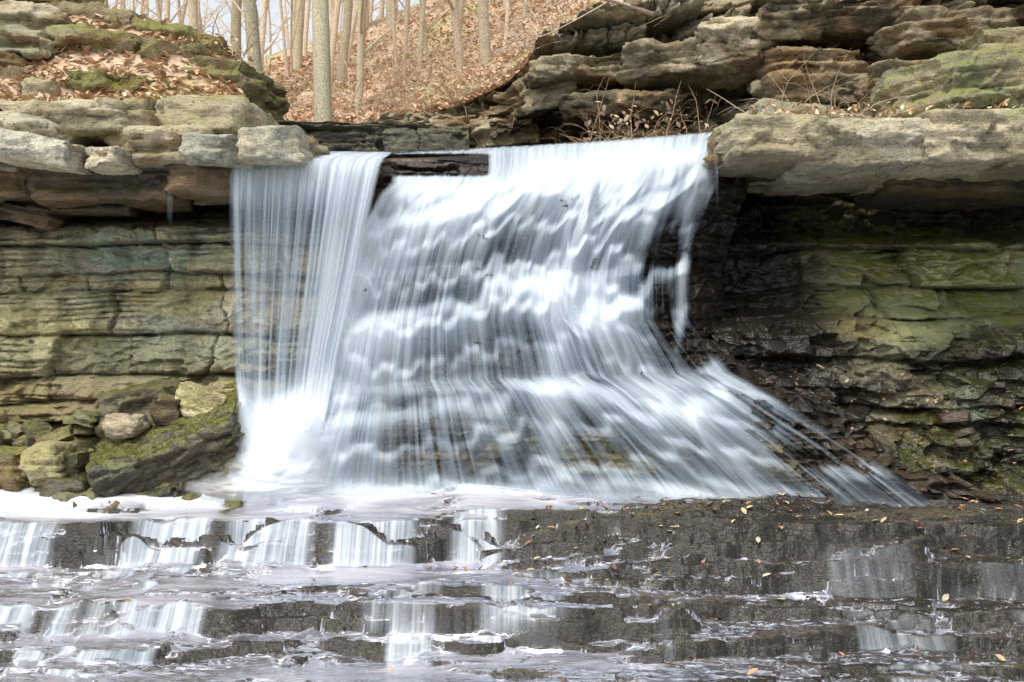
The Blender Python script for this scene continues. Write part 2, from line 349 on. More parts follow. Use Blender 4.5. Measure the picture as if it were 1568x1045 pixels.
group('limestone_ledge',[
 (-320,-40,150,215,13.4,2.4,(LT,GRY,TD),{}),(-80,95,176,212,13.3,2.3,(LG,LT),{}),
 (0,205,155,205,13.5,2.2,(LT,TAN,TD),{}),(140,285,150,206,13.6,2.2,(TAN,LT,TD),dict(moss=.7)),(225,384,144,206,13.4,2.2,(LT,TAN),dict(moss=.8)),
 (-200,-20,205,250,13.0,2.4,(LG,TD),{}),(-30,115,203,246,12.95,2.2,(LG,LT),dict(rot=(0,.14,0),moss=.1)),(112,185,222,252,13.0,1.6,(LT,LG),dict(moss=.1)),
 (150,325,192,252,13.25,2.2,(TAN,LT,BRN),{}),(275,405,198,250,13.15,2.2,(LG,GRY),dict(moss=.2)),(360,456,190,244,13.1,1.6,(LT,LG),dict(moss=.3)),(425,472,198,240,13.7,1.2,(BRN,TAN),dict(wet=.4)),
 (-250,60,240,300,13.8,2,(BRN,DRK*1.5),dict(wet=.3)),(40,280,240,305,13.65,2,(BRN*.7,DRK*1.2,BRN),dict(wet=.6)),(262,362,240,294,13.5,2,(BRN,TAN*.5,DRK),dict(wet=.5)),(-120,70,285,330,14.1,2,(BRN*.7,DRK),dict(wet=.3,rot=(0,.2,0))),(50,210,295,325,14.2,1.6,(BRN*.6,DRK),dict(wet=.4)),
 (355,600,250,275,14.15,2.2,(BRN*.6,DRK,BRN),dict(wet=.8)),
 ],400,dict(k=14,cuts=3,amp=.06,lam=.12))
group('mossy_rock_outcrop',[
 (195,300,58,150,15.1,1.8,(YEL*.6,BRN,TAN*.8),dict(moss=1,rot=(0,.12,.1))),(265,390,80,150,14.9,1.8,(TAN*.7,BRN,YEL*.6),dict(moss=.9,rot=(0,.18,-.1))),(205,384,128,165,14.9,1.6,(BRN*.7,DRK),dict(wet=.3)),
 (75,205,40,118,15.1,1.8,(YEL*.6,TAN*.8,BRN),dict(moss=1,rot=(0,.08,0))),(-60,66,-10,48,15.0,2,(TAN,LT,BRN),{}),(-40,88,38,82,14.8,2,(TAN,GRY,BRN),dict(moss=.6)),(60,195,0,52,15.6,2,(BRN,TAN),dict(moss=.9,rot=(0,.15,0))),
 (-60,50,98,156,14.5,2,(TAN*.8,BRN,LT),{}),(-50,30,76,106,14.6,1.6,(BRN,TAN),{}),(95,220,108,148,14.5,1.2,(YEL*.5,BRN),dict(moss=1)),(35,80,125,158,14.3,.8,(LT,TAN),{}),
 (-300,-50,60,160,14.8,2,(TAN,GRY,BRN),{}),(-350,-60,-60,60,15.3,2,(TAN,YEL,BRN),dict(moss=.9)),(-60,100,-60,-5,15.8,2,(TAN,YEL,BRN),dict(moss=.9)),(180,330,36,75,15.7,1.2,(BRN,YEL*.6),dict(moss=1,rot=(0,.2,0)))],440,dict(k=11,cuts=5,amp=.09,lam=.16,vz=.6))
group('limestone_ledge',[
 (1106,1175,190,242,13.3,2.2,(BRN,YEL*.8,LT),dict(wet=.3)),(1116,1440,174,240,12.95,3,(LT,TAN,TD),dict(moss=.5,cuts=2)),(1250,1500,182,246,12.9,3,(LT,LG,TAN),dict(moss=.3,cuts=2)),(1400,1600,164,250,12.85,3,(TAN,LT,TD),dict(moss=.4)),(1540,1720,158,250,12.8,3,(TAN,TD,GRN),dict(moss=.5)),
 (1680,1950,150,250,12.8,3,(TAN,BRN),{}),(1160,1310,150,184,14.3,2,(TAN,GRY),{}),(1400,1620,72,165,13.4,2,(GRN,TAN,TD),dict(rot=(0,-.08,0),moss=.8,cuts=5)),(1500,1700,36,85,13.8,2,(TAN,BRN),dict(moss=.8)),(1590,1800,60,160,13.2,2,(TAN,BRN),{}),
 (1120,1400,228,264,14.2,2,(BRN*.5,DRK),dict(wet=.5)),(1380,1750,240,290,14.0,2,(BRN*.6,DRK*1.2),dict(wet=.4)),(1490,1640,95,158,13.3,2,(TAN,TD,LT),{})],480,dict(k=14,cuts=3,amp=.07,lam=.15))
group('rock_overhang',[
 (1085,1205,26,94,16.3,2,(LT*.9,TAN,BRN),{}),(810,1010,78,114,17.6,2.4,(TAN*.8,BRN,TD),dict(rot=(0,-.12,.05))),(970,1115,60,110,17.0,2.4,(TAN*.8,TD,BRN),{}),(760,885,116,168,18.0,2.4,(TAN*.9,BRN),dict(rot=(0,-.2,0))),(725,805,158,218,18.3,2,(TAN*.9,BRN*1.3),dict(rot=(0,-.1,0))),
 (1185,1425,-12,42,15.6,2,(BRN*1.2,TAN*.6,DRK),{}),(1380,1600,8,72,15.2,2,(TAN*.6,BRN,TD),dict(wet=.3)),(1165,1355,68,108,16.0,2,(BRN*1.2,TAN*.6),{}),(875,1065,138,175,17.4,2,(BRN*1.2,TAN*.5,DRK),{}),(1175,1335,108,152,15.8,1.6,(BRN,TAN*.5),{}),(1355,1425,88,172,14.9,1.5,(GRY*.7,BRN),{}),
 (520,575,205,228,18,1,(LT,TAN),{}),(560,640,196,226,19,1.5,(TAN,BRN),{}),(630,735,180,225,18.8,1.5,(TAN*.9,BRN*1.2,LT),dict(rot=(0,-.1,0)))],520,dict(k=12,cuts=5,amp=.11,lam=.15,moss=.15))
# boulders at left base
B=[(120,385,648,752,12.6,1.3,(BRN*.35,DRK*.7,BRN*.5),dict(rot=(.35,-.36,.05),moss=.8,wet=.85,amp=.07,cuts=4,k=12,res=.02)),(128,262,595,690,13.3,1.2,(BRN*.5,DRK*1.2,TAN*.4),dict(moss=.6,wet=.5,rot=(0,-.2,.3))),
 (262,340,596,645,13.1,.5,(YEL*1.05,TAN),dict(moss=.0,rot=(0,.3,0),amp=.03)),(225,275,610,650,13.0,.5,(BRN*.7,DRK),dict(wet=.4)),(-60,45,690,790,12.75,1,(YEL*.6,BRN,DRK),dict(moss=.7)),
 (35,85,690,758,12.7,.6,(YEL*.9,TAN,BRN),{}),(75,130,690,740,12.9,.6,(YEL*.6,GRN,DRK),dict(moss=.7)),(60,120,735,775,12.55,.5,(BRN*.6,DRK*1.5),dict(wet=.6)),(-150,-20,650,760,12.9,1.2,(GRN*.8,BRN),dict(moss=.8)),(155,208,643,674,12.85,.4,(TAN*.9,BRN),dict(moss=0)),(305,365,590,640,13.5,.7,(TAN*.8,BRN),{})]
for i,(u0,u1,v0,v1,Y,d,pal,kw) in enumerate(B):
    a=Acc();rock(a,u0,u1,v0,v1,Y,d,560+i,pal,**{**dict(k=9,cuts=7,amp=.06,lam=.12,vz=.8),**kw});a.build('boulder',M_rock)
# rubble
a=Acc()
for i in range(110):
    u=random.uniform(-100,380);v=random.uniform(640,790)
    Y=14.2-(v-560)/230*1.7;z=pz(v,Y);s=random.uniform(.04,.15)
    if u>140 and v<700 : continue
    rock(a,0,0,0,0,0,0,600+i,[(YEL*.7,BRN),(TAN*.7,GRN*.7),(BRN*.7,DRK*1.5)][i%3],rot=(random.uniform(-.5,.5),random.uniform(-.5,.5),random.uniform(0,3)),k=12,cuts=7,amp=.03,lam=.05,res=.03,wet=.3,moss=.6,xyz=((px(u,Y),Y,z),(s*1.6,s,s*.55)))
ny,nx=PR.shape[:2]
for i in range(300):
    ix=random.randrange(60,int(nx*.75));iz=random.randrange(15,int(1.8/.0135)+20);p=PR[iz,ix];s=random.choice([.03,.04,.06,.10])*random.uniform(.7,1.3)
    rock(a,0,0,0,0,0,0,800+i,[(DRK*.5,BRN*.25),(BRN*.2,DRK*.4),(TAN*.3,BRN*.4),(DRK*.5,DRK),(YEL*.25,GRN*.2)][i%5],rot=(random.uniform(-.5,.5),random.uniform(-.5,.5),random.uniform(0,3)),k=12,cuts=7,amp=.03,lam=.05,res=.04,wet=.9,moss=.0,xyz=((p[0],p[1],p[2]),(s*1.6,s,s*.45)))
a.build('rock_rubble',M_rock)
# ---------- waterfall net ----------
rows=np.array([# vL vR uL uR Ymid dYL dYR
[232,201,600,1116,16.3,0,0],[238,204,598,1112,14.9,0,0],[264,216,600,1108,14.65,.1,0],[281,250,598,1098,14.2,.3,.1],[298,290,580,1087,14.0,.4,.2],
[350,350,555,1064,13.9,.45,.3],[405,405,540,1049,13.8,.45,.4],[425,425,534,1047,13.6,.5,.5],[490,490,515,1050,13.45,.45,.6],[583,570,490,1110,13.3,.4,.3],[600,600,482,1165,13.1,.4,.3],
[680,690,447,1310,12.95,.3,.1],[768,812,405,1475,12.75,.2,-.35]])
rt=np.concatenate([[0],np.cumsum([1.2,.5,.5,.5,.9,.9,.5,1,1.4,.5,1.2,1.2])]);rt/=rt[-1]
def net(s,t,tw=0.):
    tt=np.clip(t+tw,0,1)
    I=lambda j,q=None:np.interp((t if q is None else q).ravel(),rt,rows[:,j]).reshape(t.shape)
    uL,uR=I(2),I(3);vL,vR=I(0),I(1)
    Ym=I(4,tt);dL,dR=I(5,tt),I(6,tt)
    u=uL+(uR-uL)*s;v=vL+(vR-vL)*np.clip(s,0,1)**1.5
    e=np.clip(1-2*s,0,3)**3;f=np.clip(2*s-1,0,3)**3
    return u,v,Ym+dL*e+dR*f
def stepn(x,seed,soft=.12):
    i=np.floor(x);f=x-i;a=h3(i,0,0,seed);b=h3(i+1,0,0,seed);return a+(b-a)*sst(1-soft,1,f)
def ledgephase(s,v):
    w=s+.02*np.sin(v*.02)
    lz=(v-285)/152.+.8*(stepn(w*4.3,173,.3)-.5)+.34*(stepn(w*11+3,174,.35)-.5)+.10*(vn(s*22,0*s,0,72)-.5)
    l2=(v-285)/62.+1.0*(stepn(w*9+1,175,.3)-.5)+.5*(stepn(w*23+3,176,.3)-.5)+.2*(vn(s*40,0*s,0,79)-.5)
    return lz-np.floor(lz),l2-np.floor(l2),h3(np.floor(lz),np.floor(w*4.3),1),h3(np.floor(l2),np.floor(w*9+1),4)
def fallgeo(s,t):
    tw=.05*2*(fbm(s*7,0*s,0,3,71)-.5)*sst(.1,.25,t)*sst(1,.85,t)
    u,v,Y=net(s,t,tw)
    f1,f2,hh,h2=ledgephase(s,v);m=sst(.15,.27,t)*sst(1,.92,t)
    Y=Y-(.44*(.4+.6*hh)*(sst(0,.20,f1)-f1)+.20*(.2+.8*h2)*(sst(0,.25,f2)-f2))*m
    Y=Y+.30*(fbm(s*6,t*4,0,3,74)-.5)*sst(.2,.35,t)*sst(1.,.9,t)
    return u,v,Y
sv=np.linspace(-.16,1.13,640);tv=np.linspace(0,1,420);T,Sg=np.meshgrid(tv,sv,indexing='ij')
U,V,Y=fallgeo(Sg,T)
Ys=blur(Y,1.5,0)
out=np.clip(-Sg,0,1)+np.clip(Sg-1,0,1)
Yr_=Ys+.12+out*2.4
Xr=(U-784)*K*Ys;Zr=CZ+(522-V)*K*Ys-.03
fa,fi=facet(Xr*3,Zr*5,None,76);fb,_=facet(Xr*8,Zr*12,None,77)
li,bi,dz,dx,f_,fz=strata(Xr,Zr,909,.10,.3,.25,.9)
rub=1+1.3*sst(.78,.9,Sg)*sst(560,640,V)
Yr_=Yr_-(.16*fa*rub+.07*fb*rub+.12*(h3(li,bi,0,7)-.5))*sst(.12,.2,T)+.06*np.exp(-(dz/.015)**2)
c=mix(DRK*1.0,BRN*.7,sst(.4,.65,fbm(Xr*1.5,Zr*2.5,0,4,76)));c=mix(c,YEL*.8,np.clip(sst(1.5,.7,Zr)*sst(.38,.6,fbm(Xr*2.5,Zr*4,1,4,79))*.9,0,1)*sst(1.0,.8,Sg))
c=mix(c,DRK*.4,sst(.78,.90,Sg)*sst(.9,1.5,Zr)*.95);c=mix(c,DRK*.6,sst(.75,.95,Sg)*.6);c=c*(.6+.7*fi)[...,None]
pr=np.zeros(c.shape);pr[...,0]=.85;pr[...,1]=.0
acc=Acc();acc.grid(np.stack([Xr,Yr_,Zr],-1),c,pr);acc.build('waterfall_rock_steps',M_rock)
group('wet_rock_slab',[(584,700,243,274,14.55,1.2,(DRK*.5,BRN*.25),dict(rot=(0,.03,.1))),(650,752,238,256,14.8,1.2,(DRK*.8,BRN*.4,TAN*.2),dict(rot=(0,.06,-.1)))],580,dict(k=6,cuts=8,amp=.10,wet=.9,moss=.0,vz=.8))
WC=np.array([.85,.90,.94])
def g2(U,V,u,v,a,b): return np.exp(-((U-u)/a)**2-((V-v)/b)**2)
def fallwater(name,off,seed,gain,ridge,n,m):
    sv=np.linspace(0,1.02,n);tv=np.linspace(0,1,m);T,S=np.meshgrid(tv,sv,indexing='ij')
    U,V,Y=fallgeo(S,T);f1,f2,hh,h2=ledgephase(S,V)
    Y=blur(blur(Y,m*.005,0),n*.004,1)
    ruf=.05*(fbm(S*30,T*3,0,3,seed)-.5)
    X=(U-784)*K*Y;Z=CZ+(522-V)*K*Y
    act=sst(300,340,V)*sst(770,700,V)
    led=np.exp(-np.clip(f1-.1,0,1)*3.2)*sst(0,.12,f1)*(.35+.75*hh)+.55*np.exp(-np.clip(f2-.1,0,1)*3.)*sst(0,.14,f2)*(.2+.8*h2)
    led=blur(led,n*.0035,1)
    D=.60+act*(.62*led-.33)+.06*(1-act)
    D+=.35*gauss(V,292+8*np.sin(U*.02),22)*sst(590,640,U)*sst(1010,960,U)
    D+=.7*g2(U,V,850,438,75,36)+.45*g2(U,V,905,470,60,40)+.45*g2(U,V,848,600,28,150)
    D+=.36*sst(.16,.02,S)*sst(300,420,V)+.22*sst(.3,.0,S)*sst(270,330,V)
    D+=.25*g2(U,V,690,598,75,18)+.2*g2(U,V,960,600,80,22)
    D+=.3*g2(U,V,1050,620,90,40)+.25*g2(U,V,1150,690,80,36)+.3*g2(U,V,900,260,90,26)+.35*g2(U,V,1000,235,60,25)
    D+=.30*g2(U,V,700,335,80,50)+.25*g2(U,V,900,340,60,70)
    D+=.6*sst(735,770,V+12*(fbm(S*20,0*S,0,2,5)-.5))*sst(1200,1050,U)
    stre=np.exp(-((U-(1062-.08*(V-220)))/10)**2)*sst(215,235,V)*sst(560,480,V);D+=.42*stre
    D+=.45*np.exp(-((U-(1040-.35*(V-220)))/12)**2)*sst(230,250,V)*sst(440,370,V)
    D-=.50*sst(.83,.92,S)*sst(300,380,V)*sst(590,530,V)*(1-stre)
    D-=1.5*sst(756,735,U)*sst(274,264,V)*sst(234,240,V)
    D-=.25*g2(U,V,620,660,45,70)+.24*g2(U,V,775,370,25,40)+.10*g2(U,V,640,450,90,30)
    D-=.12*gauss(V,690,40)*sst(480,540,U)
    rb=sst(1120,1260,U+.4*(V-650))*sst(560,620,V)
    D-=.30*rb
    D+=.40*(fbm(S*9,T*2.5,0,3,seed+1)-.5)+.5*rb*(fbm(S*26,T*5,0,3,seed+21)-.5)
    fade=sst(0,.02,S+.01*(fbm(T*12,0*T,0,3,seed)-.5))*sst(1.02,.98,S)*sst(0,.02,T)
    dn=np.clip(D*gain,-.5,1.15)
    prm=np.stack([dn,ridge*(1-.6*sst(.75,1.15,D))*(1+.5*rb),fade],-1)
    Us=S+seed*.37+.004*(fbm(S*10,T*8,0,2,6)-.5)
    acc=Acc();acc.grid(np.stack([X,Y-off-ruf,Z],-1),WC,prm,np.stack([Us,T*4+seed],-1),(fade>.003)&(dn>-.3))
    return acc.build(name,M_fall)
root=bpy.data.objects.new('waterfall',None);scene.collection.objects.link(root)
for o in (fallwater('main_sheet',.03,0,1.0,.42,640,440),fallwater('front_veil',.12,8,.46,.50,420,260)): o.parent=root
# curtain
crow=np.array([[229,231,468,604,16.0],[236,236,400,600,14.6],[246,242,356,590,13.85],[254,254,350,584,13.6],[300,298,349,574,13.5],[420,420,352,548,13.4],[540,540,357,520,13.33],[610,620,362,505,13.25],[700,700,356,485,13.0],[768,770,335,450,12.7]])
crt=np.array([0,.7,1.1,1.3,1.7,2.7,3.7,4.3,5.1,5.8]);crt/=crt[-1]
def curtain(name,off,seed,gain,n=360,m=260):
    sv=np.linspace(0,1,n);tv=np.linspace(0,1,m);T,S=np.meshgrid(tv,sv,indexing='ij')
    I=lambda j:np.interp(T.ravel(),crt,crow[:,j]).reshape(T.shape)
    U=I(2)+(I(3)-I(2))*S;V=I(0)+(I(1)-I(0))*S+4*(fbm(S*9,0*S,0,2,4)-.5)*sst(.1,.2,T);Y=blur(I(4),4,0)-.1*sst(.2,.8,T)*np.sin(S*3.1)
    Y=Y-.08*(fbm(S*18,T*1.5,0,3,seed)-.5)-off
    D=.33+.55*sst(340,255,V)*sst(225,240,V)+.36*sst(.5,.95,S)*sst(270,330,V)-.10*sst(.4,.1,S)*sst(330,400,V)
    D+=1.1*sst(560,660,V+40*(fbm(S*6,0*S,0,2,3)-.5))+.35*(fbm(S*8,T*1.2,0,3,seed+2)-.5)
    fade=sst(0,.04,S+.05*(fbm(T*9,S*0,0,3,seed)-.5)*sst(.5,.9,T))*sst(1,.96,S)*sst(0,.02,T)
    prm=np.stack([np.clip(D*gain,-.3,1.3),.58*(1-.85*sst(560,650,V)),fade],-1)
    acc=Acc();acc.grid(np.stack([(U-784)*K*Y,Y,CZ+(522-V)*K*Y],-1),WC,prm,np.stack([S*.42+seed,T*3.+seed],-1))
    o=acc.build(name,M_fall);o.parent=root
curtain('curtain_sheet',0,11,.95);curtain('curtain_veil',.12,15,.5)
# splash: soft overlapping veils of spray where the curtain lands
for j in range(4):
    sv=np.linspace(-1,1,70);tv=np.linspace(-1,1,70);T,S=np.meshgrid(tv,sv,indexing='ij')
    cu,cv,ru,rv,Yc_=[(430,695,85,95,12.5),(415,730,100,55,12.4),(455,655,60,75,12.6),(390,752,140,30,12.3)][j]
    r2=S*S+T*T;U=cu+ru*S;V=cv+rv*T
    Y=Yc_+.45*r2+.15*(fbm(S*2.5,T*2.5,0,3,200+j)-.5)
    Z=np.maximum(CZ+(522-V)*K*Yc_,-.02)
    a=sst(1.0,.0,r2+.5*(fbm(S*2.2,T*2.2,0,4,210+j)-.5))*(.62 if j<2 else .5)
    prm=np.stack([np.full(T.shape,1.05),T*0+.12,a],-1)
    acc=Acc();acc.grid(np.stack([(U-784)*K*Yc_,Y,Z],-1),np.array([.86,.90,.94]),prm,np.stack([S*.3+j,T*.3],-1),a>.003);o=acc.build('splash',M_foam);o.parent=root
def trickle(u,v0,v1,Y,w,seed,d=.45):
    sv=np.linspace(0,1,16);tv=np.linspace(0,1,60);T,S=np.meshgrid(tv,sv,indexing='ij')
    U=u+(S-.5)*w+3*(fbm(T*3,0*T,0,2,seed)-.5)*2;V=v0+(v1-v0)*T;Y=Y-.05*T
    prm=np.stack([np.full(T.shape,d),np.full(T.shape,.7),np.sin(S*3.1416)*sst(0,.3,T)*sst(1,.3,T)],-1)
    acc=Acc();acc.grid(np.stack([(U-784)*K*Y,Y,CZ+(522-V)*K*Y],-1),WC,prm,np.stack([S*.15+seed,T*2],-1))
    o=acc.build('trickle',M_fall);o.parent=root
trickle(261,252,350,13.6,9,1,.32);trickle(1098,215,330,13.3,7,3,.12)
# ---------- riverbed ----------
gx=np.concatenate([np.linspace(-40,-8,50),np.arange(-7.97,8,.018),np.linspace(8.05,40,50)])
gy=np.concatenate([np.linspace(-8,7.9,50),np.arange(7.95,13.4,.0118),np.linspace(13.5,16,12)])
X,Y=np.meshgrid(gx,gy)
xr=sst(-.3,2.5,X)
w=.62*(fbm(X*.42,Y*.5,0,3,81)-.5)+.42*(fbm(X*1.6,Y*1.5,0,3,82)-.5)
Xw=X+.3*(fbm(X*1.5,Y*3,0,2,180)-.5);Yw=Y+.12*(fbm(X*2,Y*3,4,2,181)-.5)
k1,i1=facet(Xw*.5,Yw*2.0,None,182,.7);k2,i2=facet(Xw*1.0,Yw*4.2,None,183,1.);k3,i3=facet(Xw*3.2,Yw*12,None,184,1.3);k4,i4=facet(Xw*8,Yw*26,None,185,1.3)
yw=Y+(w+.40*(i1-.5)+.22*(i2-.5)+.07*(i3-.5)+.02*(i4-.5))*sst(13.3,12.3,Y)
B1=np.interp(yw.ravel(),[-8,6,8.2,9.0,9.6,9.67,9.98,10.05,10.16,10.2,10.8,11.62,11.67,11.74,11.78,11.84,11.89,12.4,12.9,13.6,16],[-1.6,-1.2,-.92,-.86,-.81,-.74,-.71,-.61,-.58,-.50,-.47,-.44,-.32,-.29,-.18,-.14,-.03,0,.12,.3,.5]).reshape(X.shape)
B2=np.interp(yw.ravel(),[-8,6,8.2,9.0,9.7,9.76,10.1,10.16,10.75,10.8,11.0,11.05,11.28,11.33,11.5,11.55,12.0,12.2,12.9,16],[-1.6,-1.2,-.92,-.86,-.80,-.70,-.66,-.56,-.53,-.42,-.38,-.28,-.25,-.14,-.12,-.01,.03,.08,.1,.5]).reshape(X.shape)
Bs=B1*(1-xr)+B2*xr
Bs=Bs+.12*(fbm(X*.4,Y*1.5,0,3,84)-.5)+.07*(fbm(X*1.6,Y*4,0,3,85)-.5)+.05*(i2-.5)+.018*(i3-.5)
def terr(h,T,sh):
    q=h/T;i=np.floor(q);f=q-i;return (i+sst(0,sh,f)*.9+f*.1)*T
rug=.8+.7*sst(-1.5,2,X)
Hh=.40*terr(Bs+.02*np.sin(X*.9),.085,.10)+.60*terr(Bs+.03+.012*(fbm(X*4,Y*8,0,2,88)-.5),.034,.14)
zb=Hh+(.018*k1+.020*k2+.014*k3+.007*k4)*rug+.010*(fbm(X*9,Y*14,0,3,86)-.5)+.018*(fbm(X*1.5,Y*3,0,3,87)-.5)
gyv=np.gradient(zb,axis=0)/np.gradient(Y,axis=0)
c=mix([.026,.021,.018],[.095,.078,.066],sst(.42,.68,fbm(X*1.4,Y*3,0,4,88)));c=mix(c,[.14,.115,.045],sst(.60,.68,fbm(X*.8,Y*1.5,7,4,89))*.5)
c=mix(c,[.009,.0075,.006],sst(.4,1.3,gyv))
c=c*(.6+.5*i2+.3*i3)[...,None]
pr=np.zeros(c.shape);pr[...,0]=.95-.25*sst(.45,.65,fbm(X*1.1,Y*2,3,3,90));pr[...,1]=.04
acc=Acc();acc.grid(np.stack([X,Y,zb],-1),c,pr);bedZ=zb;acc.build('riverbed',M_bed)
ry=(gy>7.9)&(gy<13.45)
zbl=zb.copy();zbl[ry]=blur(blur(zb,4,0),8,1)[ry]
gb=blur(gyv,3,0);ris=sst(.35,.9,gb)
def band(u0,u1,Yc,soft=.10):
    a,b=px(u0,Yc),px(u1,Yc);return sst(a-soft,a+soft,X)*sst(b+soft,b-soft,X)
c1=np.clip(band(-600,90,11.8)*.9+band(205,315,11.8)+band(350,478,11.8)+band(515,632,11.8)+band(695,765,11.8)*.8,0,1)
c2=np.clip(band(-600,-30,10.1)+band(-20,50,10.1)+band(85,105,10.1,.06)+band(180,305,10.1)+band(560,640,10.1)*.5+band(740,860,9.8)*.8,0,1)
c3=np.clip(sst(.50,.60,fbm(X*2.1,0*X,0,3,93)),0,1)*.85
cas=np.where(Y>11.1,c1,np.where(Y>9.9,np.maximum(c2,c3*.45),c3))
cas=blur(cas,6,0)*(1-.7*sst(2.2,4,X))
fn=fbm(X*.6,Y*3.2,0,4,94)
pool=sst(.35,.1,np.abs(Y-10.95+.2*np.sin(X)))*sst(1.2,2.5,X)   # still pool at the right
lev=zbl+.010+.06*(fn-.5)+.012*cas-.09*ris*(1-cas)-.022*xr*(1-pool)-.05*xr*sst(11.1,11.4,Y)
lev+=.05*sst(12.2,12.6,Y)*sst(3.6,2.6,X)
dep=lev-zb;ws=np.maximum(lev,zb+.003)
fo=sst(12.25,12.75,Y+.35*(fbm(X*1.3,0*X,0,3,95)-.5))*sst(3.2,1.7,X)
fl=sst(-2.6,-3.8,X)*sst(11.5,12.8,Y+.8*(fbm(X*1.3,Y*.8,0,3,96)-.5))
al=blur(blur(sst(-.010,.035,dep)*(1-.9*ris*(1-cas)),1.5,0),2,1)*(.85-.25*xr)+fo*.55+fl*.35
al=np.clip(al,0,1)
D=.40+1.1*(fn-.5)+.15*cas*sst(-.01,.03,dep)
D-=.20*xr*sst(9.2,10.2,Y)
D+=.10*sst(1.5,-3,X)*sst(10.0,11.0,Y)+.5*fo+.28*fl-.25*pool
wc=mix([.52,.515,.57],WC*.9,np.clip(fo+.7*fl+.2*cas*ris,0,1))
prm=np.stack([np.clip(D,-.2,1.0),.55*(1-.4*np.clip(fo+.6*fl,0,1)),al],-1)
k=np.where(gy>5)[0]
yy=Y+.6*(fbm(X*.7,Y*.9,2,3,97)-.5)+.2*zb
UV=np.stack([yy,X*.9+.5*fbm(X*.5,Y*.6,1,3,98)],-1)
acc=Acc();acc.grid(np.stack([X,Y,ws],-1)[k],wc[k],prm[k],UV[k],(dep>-.02+.008*xr)[k]);o=acc.build('stream_water',M_stream)
rb=np.maximum(blur(ris,3,0),ris);ca=np.clip(sst(.10,.5,rb)*cas,0,1)
zc=blur(blur(zb,3.5,0),3,1)+.03
prm=np.stack([.58+.35*(fbm(X*4,Y,0,2,101)-.4),np.full(X.shape,.65),ca],-1)
acc=Acc();acc.grid(np.stack([X,Y-.035,zc],-1),WC*.98,prm,np.stack([X*.75,Y*.5+zb*1.2],-1),ca>.01);o=acc.build('ledge_cascades',M_cas);o.parent=root
# foam mounds
for j in range(2):
    sv=np.linspace(0,1,420);tv=np.linspace(0,1,40);T,S=np.meshgrid(tv,sv,indexing='ij')
    U=260+(1240-260)*S;Yg=12.5+.12*j+T*.5+.14*(fbm(S*9,0*S,j,3,99)-.5)
    hgt=(.20+.2*(fbm(S*22,T*2,j,3,33)-.5))
    Zf=.05+np.interp(Yg.ravel(),[12.2,12.9,13.6],[0,.12,.3]).reshape(T.shape)+hgt*np.sin(T*2.4)**1.5*.55
    a=sst(0,.6,T)*sst(1,.4,T)*sst(0,.12,S)*sst(1,.7,S)*(.60-.12*j)*(.35+.8*fbm(S*14,T*2,j,3,34))
    prm=np.stack([np.full(T.shape,.95),T*0+.25,a],-1)
    acc=Acc();acc.grid(np.stack([(U-784)*K*Yg,Yg,Zf],-1),WC,prm,np.stack([S,T],-1));o=acc.build('foam',M_foam);o.parent=root
# ---------- leaves ----------
LP=np.array([[.62,.41,.25],[.52,.32,.18],[.64,.49,.34],[.40,.24,.13],[.68,.55,.42],[.48,.34,.21]])
def leaves(name,pts,size,pal=LP,seed=1,tilt=.6):
    r=np.random.default_rng(seed);n=len(pts)
    th=r.uniform(0,2*np.pi,n);a=r.normal(0,tilt,n);b=r.normal(0,tilt,n);s=size*r.uniform(.5,1.3,n)
    ax=np.stack([np.cos(th),np.sin(th),np.sin(a)],-1);ax/=np.linalg.norm(ax,axis=1)[:,None]
    up=np.stack([np.sin(b)*.7,np.sin(a)*.5,np.ones(n)],-1);bx=np.cross(up,ax);bx/=np.linalg.norm(bx,axis=1)[:,None];nz=np.cross(ax,bx)
    L=[(-1,0,.0),(-.3,.45,.18),(.45,.4,.22),(1,0,.1),(.45,-.42,.2),(-.3,-.45,.16),(-.3,0,0),(.45,0,0)]
    v=np.stack([pts+(ax*l[0]+bx*l[1]+nz*l[2])*s[:,None] for l in L],1)
    q=np.array([[0,1,6,5],[1,2,7,6],[6,7,4,5],[2,3,4,7]]);q=(q[None]+8*np.arange(n)[:,None,None]).reshape(-1,4)
    c=pal[r.integers(0,len(pal),n)]*r.uniform(.7,1.2,(n,1));c=np.repeat(c,8,0)
    acc=Acc();acc.add(v.reshape(-1,3),q,c,np.zeros((n*8,3)));acc.build(name,M_leaf,False)
n=30000;u=rng.uniform(-200,1500,n);t=rng.random(n)**1.5;Y0=HP(u)[0];Yh=Y0+(34-Y0)*t
p1=np.stack([px(u,Yh),Yh,H(u,Yh)+.03+rng.uniform(-.02,.06,n)],-1)
leaves('fallen_leaves',p1,.07)
iz=rng.integers(10,170,620);ix=rng.integers(45,int(nx*.8),620);p2=PR[iz,ix]+np.array([0,-.06,.03])
iy=rng.integers(60,len(gy)-60,900);jx=rng.integers(int(len(gx)*.45),len(gx)-60,900)
p3=np.stack([gx[jx],gy[iy],bedZ[iy,jx]+.02],-1)
jx=rng.integers(60,len(gx)-60,120);iy=rng.integers(60,len(gy)-110,120);p4=np.stack([gx[jx],gy[iy],bedZ[iy,jx]+.03],-1)
leaves('scattered_leaves',np.concatenate([p2,p3[p3[:,1]>10.9][:330],p3[:90],p4[:70]]),.045,np.array([[.38,.22,.11],[.26,.12,.06],[.5,.4,.22],[.45,.42,.3],[.28,.14,.07]]),5,.4)
def onledge(u0,u1,v,Y0,Y1,n,seed):
    r=np.random.default_rng(seed);u=r.uniform(u0,u1,n);Yq=r.uniform(Y0,Y1,n);return np.stack([px(u,(Y0+Y1)/2),Yq,pz(v,Y0)+r.uniform(0,.08,n)],-1)
